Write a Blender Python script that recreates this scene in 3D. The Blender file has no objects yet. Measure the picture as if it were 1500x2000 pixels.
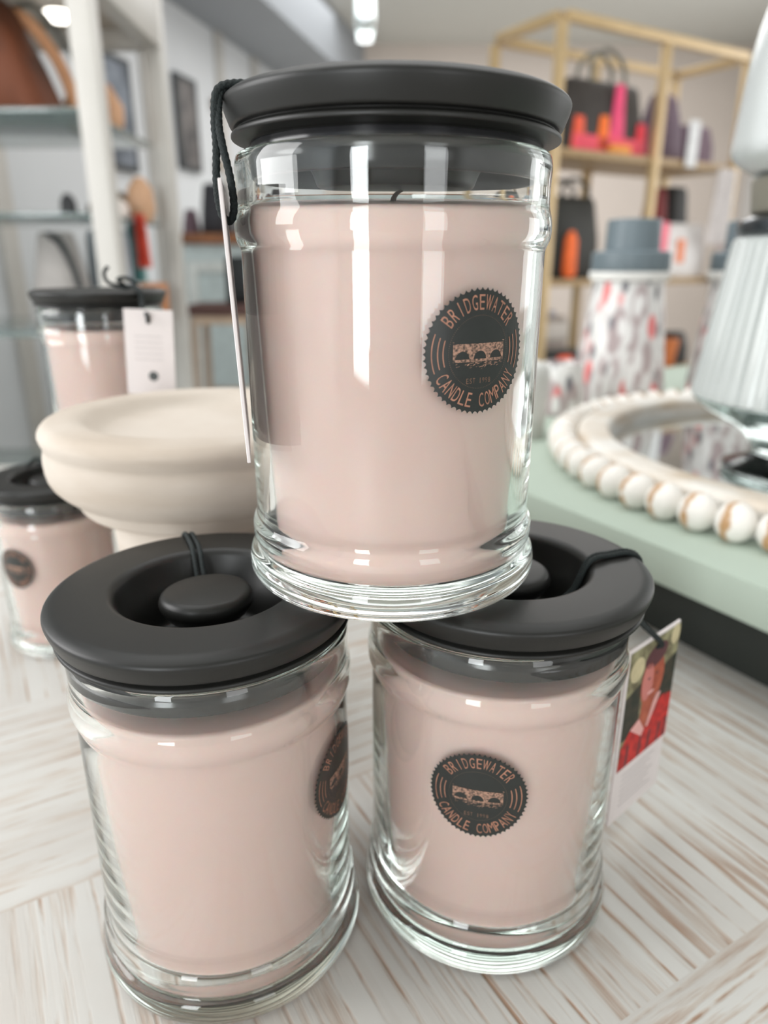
import bpy, bmesh, math, random
from mathutils import Vector, Matrix
PI = math.pi
random.seed(7)
S = bpy.context.scene
COL = S.collection

# ------------------------------------------------------------------ camera
cam = bpy.data.cameras.new('camera')
camo = bpy.data.objects.new('camera', cam)
COL.objects.link(camo)
camo.location = (0, 0, 0.2632)
camo.rotation_euler = (PI / 2 - 0.33716, 0, 0)
cam.sensor_fit = 'VERTICAL'
cam.sensor_height = 36
cam.lens = 25.2
cam.clip_start = 0.01
cam.clip_end = 50
cam.dof.use_dof = True
cam.dof.focus_distance = 0.222
cam.dof.aperture_fstop = 7.0
S.camera = camo

# ------------------------------------------------------------------ light and exposure
S.view_settings.view_transform = 'Standard'
S.view_settings.look = 'None'
S.view_settings.gamma = 1
S.view_settings.exposure = -0.36
S.view_settings.use_curve_mapping = False
w = bpy.data.worlds.new('world')
S.world = w
w.use_nodes = True
w.node_tree.nodes['Background'].inputs[0].default_value = (0.85, 0.92, 1.0, 1)
w.node_tree.nodes['Background'].inputs[1].default_value = 1.0
cy = S.cycles
cy.max_bounces = 28
cy.transmission_bounces = 24
cy.transparent_max_bounces = 12
cy.glossy_bounces = 20
cy.diffuse_bounces = 5
cy.caustics_reflective = False
cy.caustics_refractive = True
cy.blur_glossy = 0.6
cy.sample_clamp_indirect = 40
cy.use_denoising = True


def area(name, loc, rot, sx, sy, power, colr=(1, 1, 1)):
    l = bpy.data.lights.new(name, 'AREA')
    l.shape = 'RECTANGLE'
    l.size, l.size_y, l.energy, l.color = sx, sy, power, colr
    o = bpy.data.objects.new(name, l)
    COL.objects.link(o)
    o.location = loc
    o.rotation_euler = rot
    return o


# daylight entering through the shop windows behind the camera and on the right
area('window_daylight_a', (-1.38, -2.9, 0.65), (PI / 2, 0, 0), 0.75, 2.1, 84, (0.95, 0.98, 1.0))
area('window_daylight_b', (1.75, -2.9, 0.65), (PI / 2, 0, 0), 1.1, 2.1, 36, (0.97, 0.98, 1.0))
area('window_daylight_c', (2.9, 3.4, 0.75), (0, PI / 2, 0), 1.7, 3.6, 50, (0.98, 0.99, 1.0))
area('window_daylight_d', (-1.8, 0.25, 0.95), (0, -PI / 2, 0), 1.2, 1.2, 40, (1.0, 0.99, 0.99))  # added fill light inside the room; no window on the left side
# ceiling panel lamps of the shop
area('ceiling_panel_lamp', (0.0, 0.9, 1.86), (0, 0, 0), 2.6, 2.0, 36, (0.98, 0.99, 1.0))
area('ceiling_panel_lamp_rear', (0.6, 4.6, 1.86), (0, 0, 0), 3.4, 2.4, 95, (1.0, 0.99, 0.99))


# ------------------------------------------------------------------ materials
def srgb(r, g, b):
    f = lambda c: (c / 12.92 if c <= 0.04045 else ((c + 0.055) / 1.055) ** 2.4)
    return (f(r / 255), f(g / 255), f(b / 255), 1)


def P(m):
    return m.node_tree.nodes['Principled BSDF']


def mat(name, c, rough=0.5, metal=0.0, var=0.0, scale=30, bump=0.0, c2=None, sss=0.0, spec=None, coat=0.0, trans=0.0,
        stretch=None):
    m = bpy.data.materials.new(name)
    m.use_nodes = True
    nt = m.node_tree
    b = P(m)
    b.inputs['Base Color'].default_value = srgb(*c)
    b.inputs['Roughness'].default_value = rough
    b.inputs['Metallic'].default_value = metal
    if spec is not None:
        b.inputs['Specular IOR Level'].default_value = spec
    if coat:
        b.inputs['Coat Weight'].default_value = coat
    if trans:
        b.inputs['Transmission Weight'].default_value = trans
    if sss:
        b.inputs['Subsurface Weight'].default_value = sss
        b.inputs['Subsurface Radius'].default_value = (1.0, 0.45, 0.3)
        b.inputs['Subsurface Scale'].default_value = 0.006
    if var or bump or c2:
        tc = nt.nodes.new('ShaderNodeTexCoord')
        mp = nt.nodes.new('ShaderNodeMapping')
        if stretch:
            mp.inputs['Scale'].default_value = stretch
        no = nt.nodes.new('ShaderNodeTexNoise')
        no.inputs['Scale'].default_value = scale
        no.inputs['Detail'].default_value = 5
        nt.links.new(tc.outputs['Object'], mp.inputs[0])
        nt.links.new(mp.outputs[0], no.inputs['Vector'])
        if var or c2:
            r = nt.nodes.new('ShaderNodeValToRGB')
            lo = c2 if c2 else tuple(v * (1 - var) for v in c)
            r.color_ramp.elements[0].color = srgb(*lo)
            r.color_ramp.elements[1].color = srgb(*c)
            r.color_ramp.elements[0].position = 0.35
            r.color_ramp.elements[1].position = 0.6
            nt.links.new(no.outputs['Fac'], r.inputs[0])
            nt.links.new(r.outputs[0], b.inputs['Base Color'])
        if bump:
            bm_ = nt.nodes.new('ShaderNodeBump')
            bm_.inputs['Strength'].default_value = bump
            bm_.inputs['Distance'].default_value = 0.002
            nt.links.new(no.outputs['Fac'], bm_.inputs['Height'])
            nt.links.new(bm_.outputs[0], b.inputs['Normal'])
    return m


def emis(name, c, s):
    m = bpy.data.materials.new(name)
    m.use_nodes = True
    b = P(m)
    b.inputs['Base Color'].default_value = srgb(*c)
    b.inputs['Emission Color'].default_value = srgb(*c)
    b.inputs['Emission Strength'].default_value = s
    return m


def glassmat(name, c=(1, 1, 1), rough=0.0, ior=1.5):
    m = bpy.data.materials.new(name)
    m.use_nodes = True
    nt = m.node_tree
    nt.nodes.remove(P(m))
    g = nt.nodes.new('ShaderNodeBsdfGlass')
    g.inputs['Color'].default_value = (*c, 1)
    g.inputs['Roughness'].default_value = rough
    g.inputs['IOR'].default_value = ior
    nt.links.new(g.outputs[0], nt.nodes['Material Output'].inputs[0])
    return m


M = {}
M['glass'] = glassmat('clear_glass', (0.985, 0.995, 0.99))
M['wax'] = mat('peach_wax', (254, 219, 209), 0.42, sss=0.35, var=0.012, scale=18)
M['lid'] = mat('charcoal_lid', (22, 22, 20), 0.42, var=0.08, scale=40, bump=0.03, spec=0.45)
M['plug'] = mat('smoky_seal', (40, 40, 40), 0.16, coat=0.3)
M['seal'] = mat('translucent_seal', (40, 40, 42), 0.15, trans=0.2)
M['cord'] = mat('black_cord', (24, 34, 34), 0.75, bump=0.4, scale=1500, var=0.3)
M['badge'] = mat('badge_black', (33, 37, 35), 0.35, var=0.05, scale=300)
M['copper'] = mat('copper_print', (172, 122, 100), 0.4, var=0.15, scale=300)
M['copper_dim'] = mat('copper_print_fine', (128, 98, 80), 0.45, var=0.3, scale=500)
M['stone'] = mat('bridge_print', (172, 134, 114), 0.45, c2=(58, 50, 44), scale=1500)
M['card'] = mat('white_card', (226, 218, 217), 0.6, var=0.02, scale=40)
M['card_edge'] = M['card']
M['wick'] = mat('wick', (70, 48, 38), 0.8)
M['ink'] = mat('grey_ink', (175, 168, 168), 0.6)


def table_mat():
    m = bpy.data.materials.new('whitewashed_wood')
    m.use_nodes = True
    nt = m.node_tree
    N = nt.nodes.new
    L = nt.links.new
    b = P(m)
    b.inputs['Roughness'].default_value = 0.55
    tc = N('ShaderNodeTexCoord')

    def math_(op, a=None, bb=None, v=None):
        n = N('ShaderNodeMath')
        n.operation = op
        if a is not None:
            L(a, n.inputs[0])
        if bb is not None:
            L(bb, n.inputs[1])
        if v is not None:
            n.inputs[1].default_value = v
        return n.outputs[0]

    rot = N('ShaderNodeMapping')
    rot.inputs['Rotation'].default_value = (0, 0, math.radians(60))   # x runs along the -60 degree grain
    L(tc.outputs['Object'], rot.inputs[0])
    sx = N('ShaderNodeSeparateXYZ')
    L(rot.outputs[0], sx.inputs[0])
    # panels of boards whose direction alternates
    fr = math_('FRACT', math_('ADD', math_('DIVIDE', sx.outputs[0], v=0.33), v=10 + (0.448 - 0.08) / 0.33))
    flag = math_('LESS_THAN', fr, v=0.5)

    def grain(sc):
        mp = N('ShaderNodeMapping')
        mp.inputs['Scale'].default_value = sc
        L(rot.outputs[0], mp.inputs[0])
        n1 = N('ShaderNodeTexNoise')
        n1.inputs['Scale'].default_value = 1
        n1.inputs['Detail'].default_value = 4
        n1.inputs['Roughness'].default_value = 0.6
        L(mp.outputs[0], n1.inputs['Vector'])
        return n1.outputs['Fac']

    def mixf(f, a, c):
        n = N('ShaderNodeMix')
        n.data_type = 'FLOAT'
        L(f, n.inputs[0])
        L(a, n.inputs[2])
        L(c, n.inputs[3])
        return n.outputs[0]

    g1 = mixf(flag, grain((9, 170, 1)), grain((130, 12, 1)))
    g2 = mixf(flag, grain((26, 380, 1)), grain((300, 30, 1)))
    # grooves between narrow boards
    wv = mixf(flag, sx.outputs[1], sx.outputs[0])
    wn = math_('ADD', math_('MULTIPLY', wv, v=95), math_('MULTIPLY', grain((3, 3, 1)), v=0.8))
    gr = math_('ABSOLUTE', math_('SUBTRACT', math_('FRACT', math_('ADD', wn, v=50)), v=0.5))
    gro = N('ShaderNodeMapRange')
    gro.inputs['From Min'].default_value = 0.38
    gro.inputs['From Max'].default_value = 0.5
    L(gr, gro.inputs[0])
    worn = N('ShaderNodeMapRange')
    worn.inputs['From Min'].default_value = 0.5
    worn.inputs['From Max'].default_value = 0.66
    L(g1, worn.inputs[0])
    brk = N('ShaderNodeMapRange')
    brk.inputs['From Min'].default_value = 0.44
    brk.inputs['From Max'].default_value = 0.62
    L(mixf(flag, grain((22, 60, 1)), grain((60, 22, 1))), brk.inputs[0])
    brk.inputs['To Min'].default_value = 0.10
    brk.inputs['To Max'].default_value = 0.85
    grow = math_('MULTIPLY', gro.outputs[0], brk.outputs[0])
    wm = N('ShaderNodeMapRange')
    wm.inputs['From Min'].default_value = -0.24
    wm.inputs['From Max'].default_value = 0.02
    wm.inputs['To Min'].default_value = 0.32
    wm.inputs['To Max'].default_value = 1.45
    L(math_('ADD', sx.outputs[1], math_('MULTIPLY', grain((7, 7, 1)), v=0.1)), wm.inputs[0])
    tot = math_('MULTIPLY', math_('MAXIMUM', math_('MULTIPLY', math_('MULTIPLY', worn.outputs[0], g2), v=0.8), grow), wm.outputs[0])
    cl = N('ShaderNodeValToRGB')
    e = cl.color_ramp.elements
    e[0].position = 0.05
    e[0].color = srgb(204, 203, 199)
    e[1].position = 0.7
    e[1].color = srgb(160, 130, 108)
    e2 = e.new(0.25)
    e2.color = srgb(194, 186, 177)
    L(tot, cl.inputs[0])
    wash = N('ShaderNodeTexNoise')
    wash.inputs['Scale'].default_value = 12
    wash.inputs['Detail'].default_value = 3
    L(rot.outputs[0], wash.inputs['Vector'])
    mx = N('ShaderNodeMix')
    mx.data_type = 'RGBA'
    wr = N('ShaderNodeMapRange')
    wr.inputs['From Min'].default_value = 0.5
    wr.inputs['From Max'].default_value = 0.75
    wr.inputs['To Max'].default_value = 0.35
    L(wash.outputs['Fac'], wr.inputs[0])
    L(wr.outputs[0], mx.inputs[0])
    bt = N('ShaderNodeMix')
    bt.data_type = 'RGBA'
    btr = N('ShaderNodeMapRange')
    btr.inputs['From Min'].default_value = 0.42
    btr.inputs['From Max'].default_value = 0.62
    btr.inputs['To Max'].default_value = 0.4
    L(mixf(flag, grain((4, 75, 1)), grain((75, 4, 1))), btr.inputs[0])
    L(btr.outputs[0], bt.inputs[0])
    L(cl.outputs[0], bt.inputs[6])
    bt.inputs[7].default_value = srgb(182, 175, 168)
    L(bt.outputs[2], mx.inputs[6])
    mx.inputs[7].default_value = srgb(198, 189, 180)
    L(mx.outputs[2], b.inputs['Base Color'])
    bp = N('ShaderNodeBump')
    bp.inputs['Strength'].default_value = 0.35
    bp.inputs['Distance'].default_value = 0.001
    inv = math_('MULTIPLY', tot, v=-1)
    L(inv, bp.inputs['Height'])
    L(bp.outputs[0], b.inputs['Normal'])
    return m


M['table'] = table_mat()
M['wall'] = mat('white_wall', (214, 213, 211), 0.7, var=0.01, scale=3)
M['wall_left'] = mat('cool_white_wall', (206, 209, 211), 0.7, var=0.01, scale=3)
M['wall_warm'] = mat('warm_wall', (206, 195, 186), 0.7, var=0.01, scale=3)
M['ceiling'] = mat('ceiling_grey', (204, 204, 198), 0.8)
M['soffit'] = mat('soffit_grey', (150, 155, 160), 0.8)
M['floor'] = mat('pale_floor', (205, 205, 202), 0.35, c2=(188, 186, 182), scale=2)
M['green'] = mat('sage_paint', (174, 187, 174), 0.8, var=0.015, scale=6)
M['dark_base'] = mat('dark_base', (38, 42, 38), 0.7)  # near-black colour puts in the shade beneath the riser board
M['plaster'] = mat('bisque_wood', (200, 190, 179), 0.75, c2=(182, 169, 155), scale=9, bump=0.25, stretch=(1, 1, 5))
M['white_paint'] = mat('white_paint', (190, 187, 181), 0.45, var=0.02, scale=8)
M['brass'] = mat('brass', (196, 170, 128), 0.35, metal=0.25, var=0.04, scale=10)
M['shelf_wood'] = mat('tan_shelf', (170, 142, 104), 0.5, var=0.1, scale=10, stretch=(8, 1, 1))
M['greenglass'] = mat('shelf_glass', (188, 204, 202), 0.08, trans=0.75)
M['mirror'] = mat('mirror', (215, 220, 220), 0.03, metal=1.0)


def bead_mat():
    m = mat('worn_white_bead', (236, 232, 226), 0.5, var=0.02, scale=60, bump=0.1)
    nt = m.node_tree
    N = nt.nodes.new
    L = nt.links.new
    b = P(m)
    tc = N('ShaderNodeTexCoord')
    sx = N('ShaderNodeSeparateXYZ')
    L(tc.outputs['Object'], sx.inputs[0])
    ob = N('ShaderNodeObjectInfo')
    a = N('ShaderNodeMath'); a.operation = 'ADD'; a.inputs[1].default_value = 0.002
    L(sx.outputs[0], a.inputs[0])
    ab = N('ShaderNodeMath'); ab.operation = 'ABSOLUTE'
    L(a.outputs[0], ab.inputs[0])
    no = N('ShaderNodeTexNoise'); no.inputs['Scale'].default_value = 110; no.inputs['Detail'].default_value = 4
    no.noise_dimensions = '4D'
    L(tc.outputs['Object'], no.inputs['Vector'])
    mw = N('ShaderNodeMath'); mw.operation = 'MULTIPLY'; mw.inputs[1].default_value = 20
    L(ob.outputs['Random'], mw.inputs[0])
    L(mw.outputs[0], no.inputs['W'])
    w_ = N('ShaderNodeMath'); w_.operation = 'MULTIPLY_ADD'; w_.inputs[1].default_value = -0.012; w_.inputs[2].default_value = 0.0052
    L(no.outputs['Fac'], w_.inputs[0])
    s_ = N('ShaderNodeMath'); s_.operation = 'ADD'
    L(ab.outputs[0], s_.inputs[0]); L(w_.outputs[0], s_.inputs[1])
    r = N('ShaderNodeMapRange')
    r.inputs['From Min'].default_value = 0.0006
    r.inputs['From Max'].default_value = 0.0030
    r.inputs['To Min'].default_value = 1
    r.inputs['To Max'].default_value = 0
    L(s_.outputs[0], r.inputs[0])
    mx = N('ShaderNodeMix'); mx.data_type = 'RGBA'
    L(r.outputs[0], mx.inputs[0])
    mx.inputs[6].default_value = srgb(236, 232, 226)
    mx.inputs[7].default_value = srgb(186, 146, 104)
    L(mx.outputs[2], b.inputs['Base Color'])
    return m


def floral_mat():
    m = mat('floral_print', (222, 220, 218), 0.3)
    nt = m.node_tree
    N = nt.nodes.new
    L = nt.links.new
    b = P(m)
    tc = N('ShaderNodeTexCoord')
    mp = N('ShaderNodeMapping'); mp.inputs['Scale'].default_value = (1, 1, 0.42)
    L(tc.outputs['Object'], mp.inputs[0])
    prev = None
    base = srgb(224, 222, 220)
    cols = [(srgb(178, 162, 162), 45, 0.0, 0.42), (srgb(228, 122, 122), 44, 3.0, 0.24), (srgb(112, 110, 116), 60, 7.0, 0.20), (srgb(232, 230, 228), 55, 11.0, 0.30)]
    for c, sc, off, th in cols:
        m2 = N('ShaderNodeMapping'); m2.inputs['Location'].default_value = (off, off, off)
        L(mp.outputs[0], m2.inputs[0])
        vo = N('ShaderNodeTexVoronoi'); vo.inputs['Scale'].default_value = sc
        L(m2.outputs[0], vo.inputs['Vector'])
        r = N('ShaderNodeMapRange')
        r.inputs['From Min'].default_value = th
        r.inputs['From Max'].default_value = th + 0.12
        r.inputs['To Min'].default_value = 1
        r.inputs['To Max'].default_value = 0
        L(vo.outputs['Distance'], r.inputs[0])
        mx = N('ShaderNodeMix'); mx.data_type = 'RGBA'
        L(r.outputs[0], mx.inputs[0])
        if prev is None:
            mx.inputs[6].default_value = base
        else:
            L(prev, mx.inputs[6])
        mx.inputs[7].default_value = c
        prev = mx.outputs[2]
    L(prev, b.inputs['Base Color'])
    return m


M['bead'] = bead_mat()
M['floral'] = floral_mat()
M['slate'] = mat('slate_grey', (104, 116, 122), 0.45, var=0.03, scale=30)
_cc = {}


def flat(c, rough=0.6, **k):
    key = (c, rough, tuple(sorted(k.items())))
    if key not in _cc:
        _cc[key] = mat('paint_%d_%d_%d' % c, c, rough, var=k.pop('var', 0.06), scale=k.pop('scale', 25), **k)
    return _cc[key]


# ------------------------------------------------------------------ geometry helpers
def finish(bm, name, smooth=True, ang=35):
    bmesh.ops.recalc_face_normals(bm, faces=bm.faces[:])
    me = bpy.data.meshes.new(name)
    bm.to_mesh(me)
    bm.free()
    if smooth:
        me.shade_smooth()
        me.set_sharp_from_angle(angle=math.radians(ang))
    return me


def link(name, me, m, parent=None, loc=None, rot=None, label=None, cat=None, group=None, kind=None):
    o = bpy.data.objects.new(name, me)
    COL.objects.link(o)
    if m is not None and me is not None:
        ms = m if isinstance(m, (list, tuple)) else [m]
        if len(me.materials) == 0:
            for q in ms:
                me.materials.append(q)
    if parent:
        o.parent = parent
    if loc is not None:
        o.location = loc
    if rot is not None:
        o.rotation_euler = rot
    tag(o, label, cat, group, kind)
    return o


def tag(o, label=None, cat=None, group=None, kind=None):
    if label: o['label'] = label
    if cat: o['category'] = cat
    if group: o['group'] = group
    if kind: o['kind'] = kind
    return o


def thing(name, loc, label, cat, rz=0, group=None):
    o = bpy.data.objects.new(name, None)
    COL.objects.link(o)
    o.empty_display_size = 0.02
    o.location = loc
    o.rotation_euler = (0, 0, rz)
    return tag(o, label, cat, group)


def round_profile(pts, n=3):
    """pts: (r, z, fillet) -> polyline with rounded corners"""
    out = []
    k = len(pts)
    for i, p in enumerate(pts):
        r, z = p[0], p[1]
        f = p[2] if len(p) > 2 else 0
        if f <= 0 or i == 0 or i == k - 1:
            out.append((r, z))
            continue
        a = Vector(pts[i - 1][:2]) - Vector((r, z))
        b = Vector(pts[i + 1][:2]) - Vector((r, z))
        la, lb = a.length, b.length
        f2 = min(f, la * 0.48, lb * 0.48)
        A = Vector((r, z)) + a.normalized() * f2
        B = Vector((r, z)) + b.normalized() * f2
        for j in range(n + 1):
            t = j / n
            q = A * (1 - t) ** 2 + Vector((r, z)) * 2 * t * (1 - t) + B * t * t
            out.append((q.x, q.y))
    return out


def lathe_bm(prof, seg=96, closed=False, flute=None):
    bm = bmesh.new()
    rings = []
    for i, (r, z) in enumerate(prof):
        if r < 1e-6:
            rings.append([bm.verts.new((0, 0, z))])
        else:
            ring = []
            for j in range(seg):
                a = 2 * PI * j / seg
                rr = r
                if flute:
                    rr = r * (1 + flute(i, a))
                ring.append(bm.verts.new((rr * math.cos(a), rr * math.sin(a), z)))
            rings.append(ring)
    m = len(rings)
    for i in range(m if closed else m - 1):
        A, B = rings[i], rings[(i + 1) % m]
        for j in range(seg):
            k = (j + 1) % seg
            if len(A) == 1 and len(B) == 1:
                continue
            if len(A) == 1:
                bm.faces.new((A[0], B[j], B[k]))
            elif len(B) == 1:
                bm.faces.new((A[j], B[0], A[k]))
            else:
                bm.faces.new((A[j], B[j], B[k], A[k]))
    return bm


def lathe(name, prof, seg=96, closed=False, ang=40, n=3, flute=None):
    return finish(lathe_bm(round_profile(prof, n), seg, closed, flute), name, ang=ang)


def add_box(bm, c, s, bev=0.0, mtx=None, seg=2):
    r = bmesh.ops.create_cube(bm, size=1)
    vs = r['verts']
    for v in vs:
        v.co = Vector((v.co.x * s[0], v.co.y * s[1], v.co.z * s[2]))
    if bev > 0:
        es = list({e for v in vs for e in v.link_edges})
        rr = bmesh.ops.bevel(bm, geom=es, offset=bev, segments=seg, affect='EDGES', profile=0.5)
        vs = list({v for f in rr['faces'] for v in f.verts} | {v for v in vs if v.is_valid})
    for v in vs:
        if mtx:
            v.co = mtx @ v.co
        v.co += Vector(c)
    return vs


def boxme(name, c, s, bev=0.002):
    bm = bmesh.new()
    add_box(bm, c, s, bev)
    return finish(bm, name)


def smooth_path(pts, n=8):
    out = []
    P_ = [Vector(p) for p in pts]
    P_ = [P_[0] * 2 - P_[1]] + P_ + [P_[-1] * 2 - P_[-2]]
    for i in range(1, len(P_) - 2):
        a, b, c, d = P_[i - 1:i + 3]
        for j in range(n):
            t = j / n
            out.append(0.5 * ((2 * b) + (c - a) * t + (2 * a - 5 * b + 4 * c - d) * t * t + (3 * b - a - 3 * c + d) * t ** 3))
    out.append(P_[-2])
    return out


def add_tube(bm, pts, r, seg=8, closed=False, twist=0.0, lobes=0, squash=1.0, taper=None):
    pts = [Vector(p) for p in pts]
    n = len(pts)
    rings = []
    up = Vector((0, 0, 1))
    prevn = None
    dist = 0
    for i, p in enumerate(pts):
        t = (pts[(i + 1) % n] - pts[i - 1]) if closed else (pts[min(i + 1, n - 1)] - pts[max(i - 1, 0)])
        t.normalize()
        if i:
            dist += (p - pts[i - 1]).length
        if prevn is None:
            a = up if abs(t.z) < 0.9 else Vector((1, 0, 0))
            nn = t.cross(a).normalized()
        else:
            nn = (prevn - t * prevn.dot(t)).normalized()
        prevn = nn
        bb = t.cross(nn)
        ring = []
        rad = r * (taper(i / (n - 1)) if taper else 1)
        for j in range(seg):
            a = 2 * PI * j / seg
            rr = rad
            if lobes:
                rr = rad * (0.82 + 0.24 * abs(math.cos(lobes * 0.5 * (a + twist * dist))))
            ring.append(bm.verts.new(p + nn * math.cos(a) * rr + bb * math.sin(a) * rr * squash))
        rings.append(ring)
    for i in range(n if closed else n - 1):
        A, B = rings[i], rings[(i + 1) % n]
        for j in range(seg):
            k = (j + 1) % seg
            bm.faces.new((A[j], A[k], B[k], B[j]))
    if not closed:
        bm.faces.new(rings[0][::-1])
        bm.faces.new(rings[-1])


def tube(name, pts, r, seg=8, n=8, **k):
    bm = bmesh.new()
    add_tube(bm, smooth_path(pts, n) if n else pts, r, seg, **k)
    return finish(bm, name, ang=60)


def rope(name, paths, r=0.0011):
    bm = bmesh.new()
    for p in paths:
        add_tube(bm, smooth_path(p, 22), r, 14, twist=1100, lobes=3)
    return finish(bm, name, ang=80)


def loft(name, secs, seg=32, cap=True, ang=50):
    """secs: (cx, cy, z, hx, hy, exponent)"""
    bm = bmesh.new()
    rings = []
    for cx, cy_, z, hx, hy, e in secs:
        ring = []
        for j in range(seg):
            a = 2 * PI * j / seg
            ca, sa = math.cos(a), math.sin(a)
            x = math.copysign(abs(ca) ** (2 / e), ca) * hx
            y = math.copysign(abs(sa) ** (2 / e), sa) * hy
            ring.append(bm.verts.new((cx + x, cy_ + y, z)))
        rings.append(ring)
    for A, B in zip(rings, rings[1:]):
        for j in range(seg):
            k = (j + 1) % seg
            bm.faces.new((A[j], A[k], B[k], B[j]))
    if cap:
        bm.faces.new(rings[0][::-1])
        bm.faces.new(rings[-1])
    return finish(bm, name, ang=ang)


# ------------------------------------------------------------------ the room
FZ, CZ = -0.8, 1.9


def struct(name, me, m, **k):
    return link(name, me, m, kind='structure', **k)


struct('floor', boxme('floor', (0.2, 1.8, FZ - 0.05), (7.4, 10.2, 0.1), 0), M['floor'])
struct('ceiling', boxme('ceiling', (0.2, 1.8, CZ + 0.05), (7.4, 10.2, 0.1), 0), M['ceiling'])
struct('wall_back', boxme('wall_back', (0.2, 6.7, 0.55), (7.4, 0.1, 2.7), 0), M['wall_warm'])
struct('wall_front', boxme('wall_front', (0.2, -3.1, 0.55), (7.4, 0.1, 2.7), 0), M['wall'])
struct('wall_right', boxme('wall_right', (3.1, 1.8, 0.55), (0.1, 9.8, 2.7), 0), M['wall'])
# left wall runs slightly away from the camera axis
LW = Vector((-1.147, 4.43, 0))
LD = Vector((0.2095, 0.9778, 0))
LN = Vector((0.9778, -0.2095, 0))
LROT = math.atan2(LD.y, LD.x)
lw = struct('wall_left', boxme('wall_left', (0, 0.06, 0), (11.0, 0.12, 2.7), 0), M['wall_left'])
lw.location = (LW.x - LD.x * 2.2, LW.y - LD.y * 2.2, 0.55)
lw.rotation_euler = (0, 0, LROT)


def onleft(s, z, out=0.0):
    p = LW + LD * s + LN * out
    return (p.x, p.y, z)


# boxed soffit where the left wall meets the ceiling
sf = struct('trim_1', boxme('trim_1', (0, -0.25, 0), (10.5, 0.5, 0.34), 0.004), M['soffit'])
sf.location = onleft(-2.0, CZ - 0.17)
sf.rotation_euler = (0, 0, LROT)
for i, s_ in enumerate((-1.5, -0.75, -0.3, 0.62, 1.2)):
    t_ = struct('trim_%d' % (i + 2), boxme('trim', (0, -0.012, 0), (0.09, 0.024, 2.36), 0.003), M['white_paint'])
    t_.location = onleft(s_, 0.38)
    t_.rotation_euler = (0, 0, LROT)
bb_ = struct('baseboard_left', boxme('baseboard_left', (0, -0.01, 0), (10.5, 0.02, 0.14), 0.003), M['white_paint'])
bb_.location = onleft(-2.0, FZ + 0.07)
bb_.rotation_euler = (0, 0, LROT)


def window(n, loc, rz, wd, ht, cols):
    bm = bmesh.new()
    t = 0.05
    for sx in (-1, 1):
        add_box(bm, (sx * (wd / 2 + t / 2), 0, 0), (t, 0.06, ht + 2 * t), 0.003)
    for sz in (-1, 1):
        add_box(bm, (0, 0, sz * (ht / 2 + t / 2)), (wd, 0.06, t), 0.003)
    for i in range(1, cols):
        add_box(bm, (-wd / 2 + wd * i / cols, 0.01, 0), (0.03, 0.03, ht), 0.002)
    o = struct('window_%d' % n, finish(bm, 'window'), M['white_paint'])
    o.location = loc
    o.rotation_euler = (0, 0, rz)


window(1, (-1.38, -2.97, 0.65), 0, 0.79, 2.14, 1)
window(2, (1.75, -2.97, 0.65), 0, 1.14, 2.14, 2)
window(3, (2.97, 3.4, 0.75), PI / 2, 3.64, 1.74, 4)

# ------------------------------------------------------------------ display table with whitewashed parquet top
tb = thing('display_table', (0.1, 0.15, FZ), 'whitewashed wooden table with streaky parquet top holding the candle jars', 'table')
tm = bmesh.new()
add_box(tm, (0, 0, 0.785), (1.9, 1.15, 0.03), 0.002)
me = finish(tm, 'tabletop')
top = link('tabletop', me, M['table'], tb)
bm = bmesh.new()
for sy in (-1, 1):
    add_box(bm, (0, sy * 0.5, 0.72), (1.74, 0.03, 0.1), 0.002)
for sx in (-1, 1):
    add_box(bm, (sx * 0.87, 0, 0.72), (0.03, 1.0, 0.1), 0.002)
link('apron', finish(bm, 'apron'), M['white_paint'], tb)
for sx in (-1, 1):
    for sy in (-1, 1):
        link('leg', boxme('leg', (sx * 0.88, sy * 0.51, 0.385), (0.07, 0.07, 0.77), 0.004), M['white_paint'], tb)
top.location = (0, 0, 0)

# ------------------------------------------------------------------ candle jar meshes (10 cm jar)
RG = 0.0495
outer = [(0.0, 0.0), (0.0500, 0.0, 0.002), (0.0522, 0.0025, 0.003), (0.0529, 0.0060, 0.004), (0.0522, 0.0105, 0.004),
         (0.0494, 0.0128, 0.0012), (0.0511, 0.0158, 0.0020), (0.0510, 0.0212, 0.0018), (0.0493, 0.0240, 0.0012), (0.0495, 0.032, 0.004),
         (0.0495, 0.1120, 0.0012), (0.0512, 0.1156, 0.0022), (0.0512, 0.1208, 0.0022), (0.0501, 0.1245, 0.003), (0.0500, 0.130, 0.003), (0.0503, 0.1365, 0.003), (0.0494, 0.1396, 0.0012)]
inner = [(0.0474, 0.1396, 0.0012), (0.0468, 0.137, 0.002), (0.0468, 0.122, 0.005), (0.0468, 0.1165, 0.003), (0.0462, 0.108, 0.006),
         (0.0444, 0.050, 0.01), (0.0434, 0.025, 0.008), (0.0430, 0.0100, 0.004), (0.0390, 0.0058, 0.003), (0.0, 0.0058)]
ME = {}
ME['glass'] = lathe('jar_glass', outer + inner, 160, ang=70, n=4)
g = 0.0005
ME['wax'] = lathe('wax', [(0.0, 0.0062), (0.0387, 0.0063, 0.003), (0.0425, 0.0103, 0.004), (0.0429, 0.025, 0.008), (0.0439, 0.050, 0.01),
                          (0.0457, 0.108, 0.006), (0.0462, 0.1165, 0.003), (0.0462, 0.1218, 0.0012), (0.0450, 0.1226, 0.001), (0.030, 0.1216, 0.004), (0.0, 0.1214)], 128, ang=60)
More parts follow.
